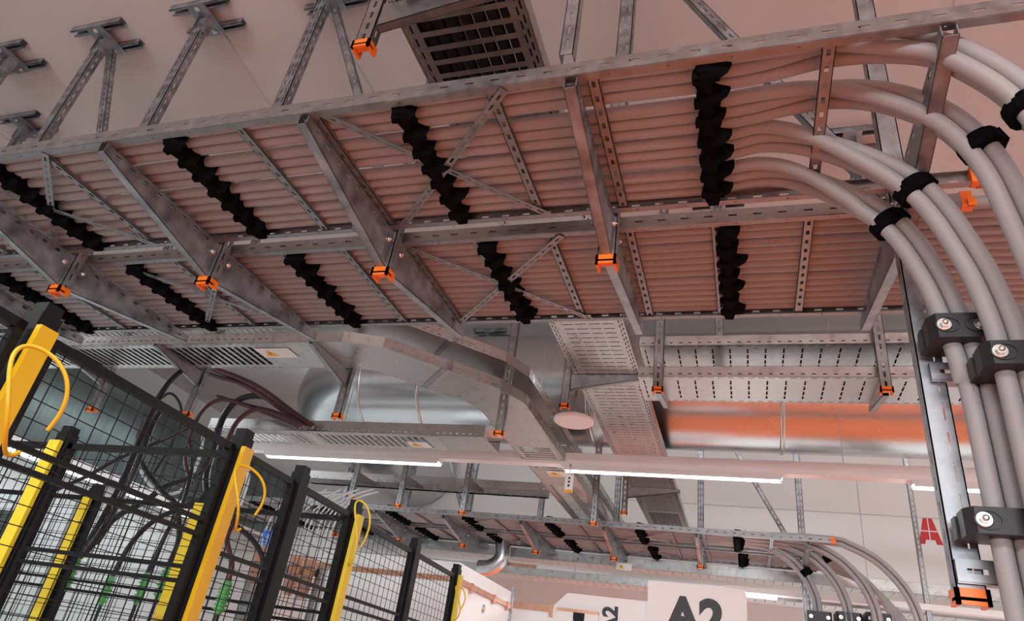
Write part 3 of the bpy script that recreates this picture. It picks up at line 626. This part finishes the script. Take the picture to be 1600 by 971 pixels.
# A2 board
yb_ = 4.0; A0 = aty(1013, 907, yb_); A1 = aty(1166, 921, yb_)
t = thing('bay_sign', 'white board with large black A2 at the bottom edge', 'sign', (A0.x, yb_, A0.z - .55))
zt_ = A0.z; x0, x1 = A0.x, A1.x; rr_ = .03
arc_ = [(x1 - rr_ + rr_ * math.sin(a), zt_ - rr_ + rr_ * math.cos(a)) for a in [math.pi / 2 * i / 6 for i in range(7)]]
mS = Matrix(((1, 0, 0, 0), (0, 0, -1, yb_), (0, 1, 0, 0), (0, 0, 0, 1)))
obj('board', MB().prism([(x0, zt_), *arc_, (x1, zt_ - .5), (x0, zt_ - .5)], -.03, 0, mS), 'white', t)
la = aty(1086, 971, yb_); mt = Matrix(((1, 0, 0, la.x), (0, 0, -1, yb_ - .002), (0, 1, 0, zt_ - .052 - .195), (0, 0, 0, 1)))
obj('lettering', text_mb('A2', .25, mt, .001, .011), 'ink', t)
# enclosure with rotated marking
yc_ = 4.06
B0 = aty(887, 927, yc_); B1 = aty(1010, 936, yc_); B2 = aty(865, 947, yc_)
t = thing('equipment_enclosure', 'white enclosure with cut-out flap and sideways A2 marking beside the board', 'enclosure', (B0.x, yc_, B2.z - .5))
mE = Matrix(((1, 0, 0, 0), (0, 0, -1, yc_), (0, 1, 0, 0), (0, 0, 0, 1)))
obj('enclosure_body', MB().prism([(B2.x, B2.z), (B0.x, B0.z), (x0 - .004, B0.z), (x0 - .004, B2.z - .5), (B2.x, B2.z - .5)], -.35, 0, mE), 'white', t)
F0 = aty(871, 951, yc_ - .01); F1 = aty(936, 954, yc_ - .01)
obj('front_flap', MB().box(F0.x, F1.x, yc_ - .02, yc_ - .003, F0.z - .4, F0.z - .012), 'white', t)
obj('copper_edge', MB().box(F0.x, F1.x, yc_ - .024, yc_ - .002, F0.z - .012, F0.z + .004), 'copper', t, 'copper strip along the top of the flap')
n0 = aty(905, 955, yc_ - .02); nn_ = 12
obj('cut_out', MB().prism([(n0.x - .032, n0.z + .003), (n0.x + .032, n0.z + .003)] + [(n0.x + .032 * math.cos(a), n0.z - .04 - .032 * math.sin(a)) for a in [math.pi * i / nn_ for i in range(nn_ + 1)]], .0205, .022, mE), 'black', t)
mr_ = aty(964, 964, yc_)
mt = Matrix(((0, -1, 0, mr_.x), (0, 0, -1, yc_ - .002), (1, 0, 0, mr_.z - .095), (0, 0, 0, 1))) 
mt = Matrix(((0, -1, 0, mr_.x), (0, 0, -1, yc_ - .002), (1, 0, 0, aty(950, 945, yc_).z - .075), (0, 0, 0, 1)))
obj('lettering', text_mb('A2', .115, mt, .001, .0045), 'ink', t)

# ------------------------------------------------------------------ white cabinet with copper earth bar
t = thing('switchgear_cabinet', 'tall white cabinet with a copper bar round it behind the fence end', 'cabinet', (-2.35, 5.1, FZ))
obj('cabinet_body', MB().box(-2.95, -1.84, 4.5, 5.72, FZ, .70), 'white', t)
obj('cabinet_plinth', MB().box(-2.93, -1.86, 4.52, 5.7, .7, .705), 'galv', t)
zc_ = .57
obj('earth_bar', MB().box(-2.95, -1.825, 4.488, 4.496, zc_, zc_ + .035).box(-1.832, -1.824, 4.488, 5.72, zc_, zc_ + .035), 'copper', t, 'copper earthing bar')
for y in (4.75, 5.25, 5.6): obj('bar_clamp', MB().box(-1.84, -1.815, y, y + .03, zc_ - .025, zc_ + .04), 'copper', t)
lk = atx(755, 952, -1.838); obj('lock', MB().lathe([(.03, 0), (.03, .006), (.012, .007), (.012, .02)], frame((-1.84, lk.y, lk.z), (0, lk.y, lk.z)), 20), 'zinc', t)
obj('corner_post', MB().box(-1.845, -1.82, 5.72, 5.745, FZ, .74), 'galv2', t)
t = thing('switchgear_cabinet', 'low white cabinet with copper bar between the tall cabinet and A2 enclosure', 'cabinet', (-1.2, 6.6, FZ))
c0 = aty(800, 941, 6.4); c1 = aty(868, 950, 6.4)
obj('cabinet_body', MB().box(c0.x - .1, -.2, 6.4, 7.0, FZ, c0.z - .05), 'white', t); obj('earth_bar', MB().box(c0.x - .1, -.2, 6.385, 6.395, c0.z - .05, c0.z), 'copper', t)
obj('bar_clamp', MB().box(c1.x - .05, c1.x, 6.37, 6.4, c0.z - .09, c0.z + .01), 'copper', t)
p = aty(800, 884, 7.5); tag(obj('copper_bar', MB().box(p.x - .18, p.x + .28, 7.5, 7.51, p.z - .03, p.z + .03), 'copper'), 'short copper bar on the back wall above the tall cabinet', 'bar')

# ------------------------------------------------------------------ left wall cladding and hood in the test bays
tag(obj('cladding_duct', MB().box(-6.35, -6.0, .9, 8.0, 1.27, 2.15), 'clad'), 'dark rectangular duct cladding along the left side behind the fence', 'duct')
tag(obj('partition_wall', MB().box(-6.2, -6.1, .2, 8.1, FZ, 1.27), 'panelw'), 'pale partition behind the fenced test bays at lower left', 'partition')

# ------------------------------------------------------------------ safety fence
ZF = .50
fence = thing('safety_fence', 'black wire mesh safety fence with yellow-striped posts around the test bays', 'fence', (-1.3, 1.515, FZ))
def fx(y): return -1.262 - .055 * (y - .71)
def panel(a, b, z0=-1.45, z1=ZF - .03, rail=None):
    a, b = V(a), V(b); L = (b - a).length
    m = frame((a.x, a.y, 0), (b.x, b.y, 0)); s = .009
    t = obj('fence_panel', MB().box(0, L, -s, s, z1 - .018, z1, m).box(0, L, -s, s, z0, z0 + .018, m).box(0, .018, -s, s, z0, z1, m).box(L - .018, L, -s, s, z0, z1, m), 'black', fence)
    wm = MB(); r = .0009; x = .045
    while x < L - .02: wm.box(x - r, x + r, -r, r, z0, z1, m); x += .045
    z = z1 - .045
    while z > z0: wm.box(0, L, -3 * r, -r, z - r, z + r, m); z -= .036
    obj('wire_mesh', wm, 'black', t)
    if rail is not None:
        for zr in (rail, rail - .035): obj('mid_rail', MB().box(0, L, -.008, .008, zr - .005, zr + .005, m), 'black', t)
def fpost(x, y, yellow=None, top=ZF, cross=False):
    t = obj('fence_post', MB().box(x - .020, x + .020, y - .022, y + .022, FZ, top), 'black', fence, 'black fence post')
    obj('post_cap', MB().box(x - .017, x + .017, y - .018, y + .018, top, top + .022), 'black', t)
    if yellow and cross: obj('guard_strip', MB().box(x - .022, x + .022, y - .036, y - .023, -1.3, top - .03), yellow, t, 'yellow guard strip')
    elif yellow: obj('guard_strip', MB().box(x + .022, x + .036, y - .022, y + .016, -1.3, top - .03), yellow, t, 'yellow guard strip')
def loop(c, r1, r2, label, nm='yellow', th=.0035):
    pts = [c + V((.03 + .02 * math.sin(2 * a), r1 * math.cos(a), r2 * math.sin(a) - r2 * .4 * math.cos(a))) for a in [2 * math.pi * i / 18 for i in range(17)]]
    return tag(obj('cable_loop', MB().tube(crv(pts, 4), th, 8), nm), label, 'cable loop')
ys = [(.81, 'yellow'), (1.485, 'yellow'), (1.81, None), (2.21, 'yellow2'), (2.83, None), (3.43, 'yellow2')]
for y, ym in ys: fpost(fx(y), y, ym)
ends_ = [.1] + [q[0] for q in ys]
for i in range(6):
    a, b = ends_[i], ends_[i + 1]
    panel((fx(a + .03), a + .03, 0), (fx(b - .03), b - .03, 0), rail=.205 if i > 1 else .265)
panel((-1.34, 1.515, 0), (-1.96, 1.515, 0), rail=.16); panel((-2.02, 1.515, 0), (-2.8, 1.515, 0), rail=.16)
fpost(-1.99, 1.515, 'yellow2', cross=True)
panel((-1.38, 2.24, 0), (-2.01, 2.24, 0), rail=.14); panel((-2.07, 2.24, 0), (-2.60, 2.24, 0), rail=.14); panel((-2.66, 2.24, 0), (-3.5, 2.24, 0), rail=.14)
fpost(-2.04, 2.24, 'yellow2', cross=True); fpost(-2.63, 2.24, 'yellow2', cross=True)
loop(aty(24, 625, .70), .05, .075, 'yellow cable loop hanging on the wide yellow post')
loop(aty(368, 778, 1.42), .055, .07, 'yellow cable loop hanging on the corner post')
loop(aty(548, 832, 2.17), .04, .10, 'yellow cable loop hanging on the thin yellow post', 'yellow2')
loop(aty(708, 942, 3.3), .03, .07, 'yellow cable loop on the last yellow post', 'yellow2')

# ------------------------------------------------------------------ test equipment behind the fence
ins = [(123, 872, 97, 925), (176, 900, 162, 948), (231, 895, 214, 946), (264, 884, 248, 938), (357, 908, 346, 962), (406, 930, 396, 985)]
insY = [2.5, 2.9, 2.7, 2.8, 2.0, 2.1]
for k, (a, b_, c, d) in enumerate(ins):
    p = aty(a, b_, insY[k]); L = abs(p.z - aty(c, d, insY[k]).z); t = thing('insulator', 'ribbed green cable insulator seen through the mesh, %s from the left' % ORD[k], 'insulator', p)
    prof = [(.010, 0), (.016, .01)]; n = 6
    for i in range(n):
        z = .02 + (L - .03) * i / n; prof += [(.014, z), (.024, z + (L / n) * .35), (.014, z + (L / n) * .6)]
    prof += [(.012, L - .01), (.010, L)]
    obj('insulator_sheds', MB().lathe(prof, frame(p, p - V((0, 0, 1))), 18), 'green', t)
    obj('cable_tail', MB().tube([p - V((0, 0, L)), p - V((0, 0, L + .12))], .008, 8), 'bcable', t)
runs = [ # pixel polylines with depth, radius, material, label
    ([(123, 872), (150, 830), (195, 745), (228, 665), (262, 600), (300, 572), (352, 552)], 2.5, .013, 'bcable', 'thick black cable rising from the leftmost insulator'),
    ([(130, 870), (165, 820), (210, 735), (238, 665), (252, 640)], 2.45, .010, 'bcable', 'black cable beside the thickest rising one'),
    ([(176, 900), (205, 850), (240, 815), (290, 790), (330, 770), (345, 700)], 2.9, .010, 'bcable', 'black cable from the second insulator curving right'),
    ([(231, 895), (262, 830), (285, 790), (300, 730), (296, 690)], 2.7, .008, 'bcable', 'black cable rising from the third insulator'),
    ([(264, 884), (280, 840), (275, 790), (255, 770), (225, 730), (215, 690), (225, 660)], 2.8, .010, 'bcable', 'black cable looping left above the fourth insulator'),
    ([(357, 908), (362, 880), (355, 840), (372, 810)], 2.0, .007, 'maroon', 'dark red cable above the fifth insulator'),
    ([(406, 930), (412, 880), (395, 845), (360, 815), (340, 800)], 2.1, .007, 'bcable', 'black cable above the rightmost insulator'),
    ([(90, 765), (135, 745), (190, 715), (250, 690), (300, 665)], 2.8, .008, 'bcable', 'thin black cable slanting across the upper bay'),
    ([(150, 850), (180, 810), (225, 785), (260, 760), (310, 740), (335, 700), (340, 670)], 3.0, .012, 'bcable', 'black cable crossing to the cable tray'),
    ([(330, 800), (322, 750), (335, 700), (350, 650), (380, 622), (425, 625), (478, 668)], 4.0, .018, 'bcable', 'heavy black cable looping over the hanger, left'),
    ([(350, 800), (345, 740), (356, 690), (375, 655), (410, 640), (474, 666)], 3.95, .014, 'maroon', 'dark red cable loop left of the elbow'),
    ([(300, 760), (290, 720), (298, 680), (318, 640), (350, 625), (400, 640), (470, 668)], 3.95, .012, 'maroon', 'dark red cable arching towards the front tray'),
    ([(290, 552), (330, 575), (370, 590), (410, 610), (450, 640), (490, 668)], 4.0, .018, 'maroon', 'thick dark red cable drooping to the front tray'),
    ([(270, 558), (325, 585), (375, 600), (420, 625), (478, 668)], 4.0, .016, 'maroon', 'dark red cable just below the thick drooping one'),
    ([(340, 620), (390, 635), (430, 645), (480, 668)], 4.05, .012, 'bcable', 'black cable lowest of those drooping to the front tray'),
    ([(235, 690), (240, 640), (265, 615), (283, 640), (270, 690), (240, 740)], 2.9, .006, 'bcable', 'thin black coil beside the orange hanger foot'),
    ([(215, 700), (222, 740), (250, 770), (285, 765), (310, 720), (318, 680)], 3.0, .007, 'clear', 'pale hose looping in the test bay'),
    ([(375, 790), (388, 740), (372, 700), (352, 690)], 2.9, .008, 'clear', 'pale hose next to the corner post'),
]
for pts, y, r, m_, lb in runs:
    n = len(pts); dd = 1.5 if pts[-1] == (352, 552) else .2; tag(obj('test_lead', MB().tube(crv([aty(px, py, y + dd * (i / n) ** 2) for i, (px, py) in enumerate(pts)], 6), r * 1.35, 8), m_), lb, 'cable', 'test leads behind the fence')
for k in range(14):
    x = 408 + k * 7.5 + (6 if k > 6 else 0); p = [aty(x, 868 - (k % 3) * 3, 3.6), aty(x + 5, 835, 3.62), aty(x + 22, 800, 3.68), aty(x + 48, 775 + (k % 4) * 3, 3.75), aty(x + 80, 765 + (k % 3) * 4, 3.8)]
    tag(obj('control_wire', MB().tube(crv(p, 5), .006, 6), 'clear'), 'pale wire arching out of the copper terminals, %s from the left' % ORD[k], 'wire', 'wires above the copper terminals')
for k, (px, py) in enumerate(((413, 855), (437, 858), (468, 872), (488, 876))):
    p = aty(px, py, 3.62); t = thing('busbar_terminal', 'copper terminal block behind the fence, %s from the left' % ORD[k], 'terminal', p)
    obj('copper_plate', MB().prism([(-.035, 0), (.035, 0), (.035, -.16), (.015, -.21), (-.025, -.21), (-.035, -.16)], 0, .02, Matrix(((1, 0, 0, p.x), (0, 0, -1, p.y), (0, 1, 0, p.z), (0, 0, 0, 1)))), 'copper', t)
    for i in range(3):
        for s in (-1, 1): obj('terminal_bolt', MB().lathe([(.008, 0), (.008, .008)], frame((p.x + s * .017, p.y - .02, p.z - .04 - .055 * i), (p.x + s * .017, p.y - 1, p.z - .04 - .055 * i)), 10), 'galv2', t)
    if k < 2:
        for s in (-1, 0, 1): obj('sleeve', MB().lathe([(.012, 0), (.012, .09)], frame((p.x + s * .024, p.y, p.z + .005), (p.x + s * .024, p.y, p.z + 1)), 12), 'blue', t, 'blue sleeve')
q = aty(470, 900, 3.68)
t = thing('terminal_rack', 'grey steel rack holding the copper terminal blocks behind the fence', 'rack', (q.x, 3.68, FZ)); ra = aty(400, 880, 3.66).x; rb_ = aty(505, 880, 3.66).x
obj('rack_rail', MB().box(ra, rb_, 3.645, 3.66, q.z + .0, q.z + .04), 'galv', t)
for xx in (ra, rb_): obj('rack_upright', MB().box(xx - .02, xx + .02, 3.645, 3.70, FZ, q.z + .06), 'galv', t)
t = thing('test_bench', 'pale machine housing at the bottom left behind the fences', 'machine', (-3.0, 3.4, FZ))
q = aty(60, 945, 3.0); obj('housing', MB().box(-3.6, -1.7, 3.9, 4.3, FZ, .02), 'white', t); obj('top_rail', MB().box(-3.6, -1.7, 3.86, 3.9, .02, .05), 'galv', t)
t = thing('instrument_panel', 'dark grey panel with a round white dial at the left edge', 'panel', aty(10, 860, 2.35))
q0 = aty(-60, 905, 2.35); q1 = aty(38, 800, 2.35)
obj('panel_body', MB().box(q0.x, q1.x, 2.35, 2.42, q0.z - .4, q1.z), 'clad', t); q2 = aty(22, 820, 2.35)
obj('dial', MB().lathe([(.028, 0), (.028, .008), (.024, .01)], frame((q2.x, 2.35, q2.z), (q2.x, 1, q2.z)), 24), 'white', t)
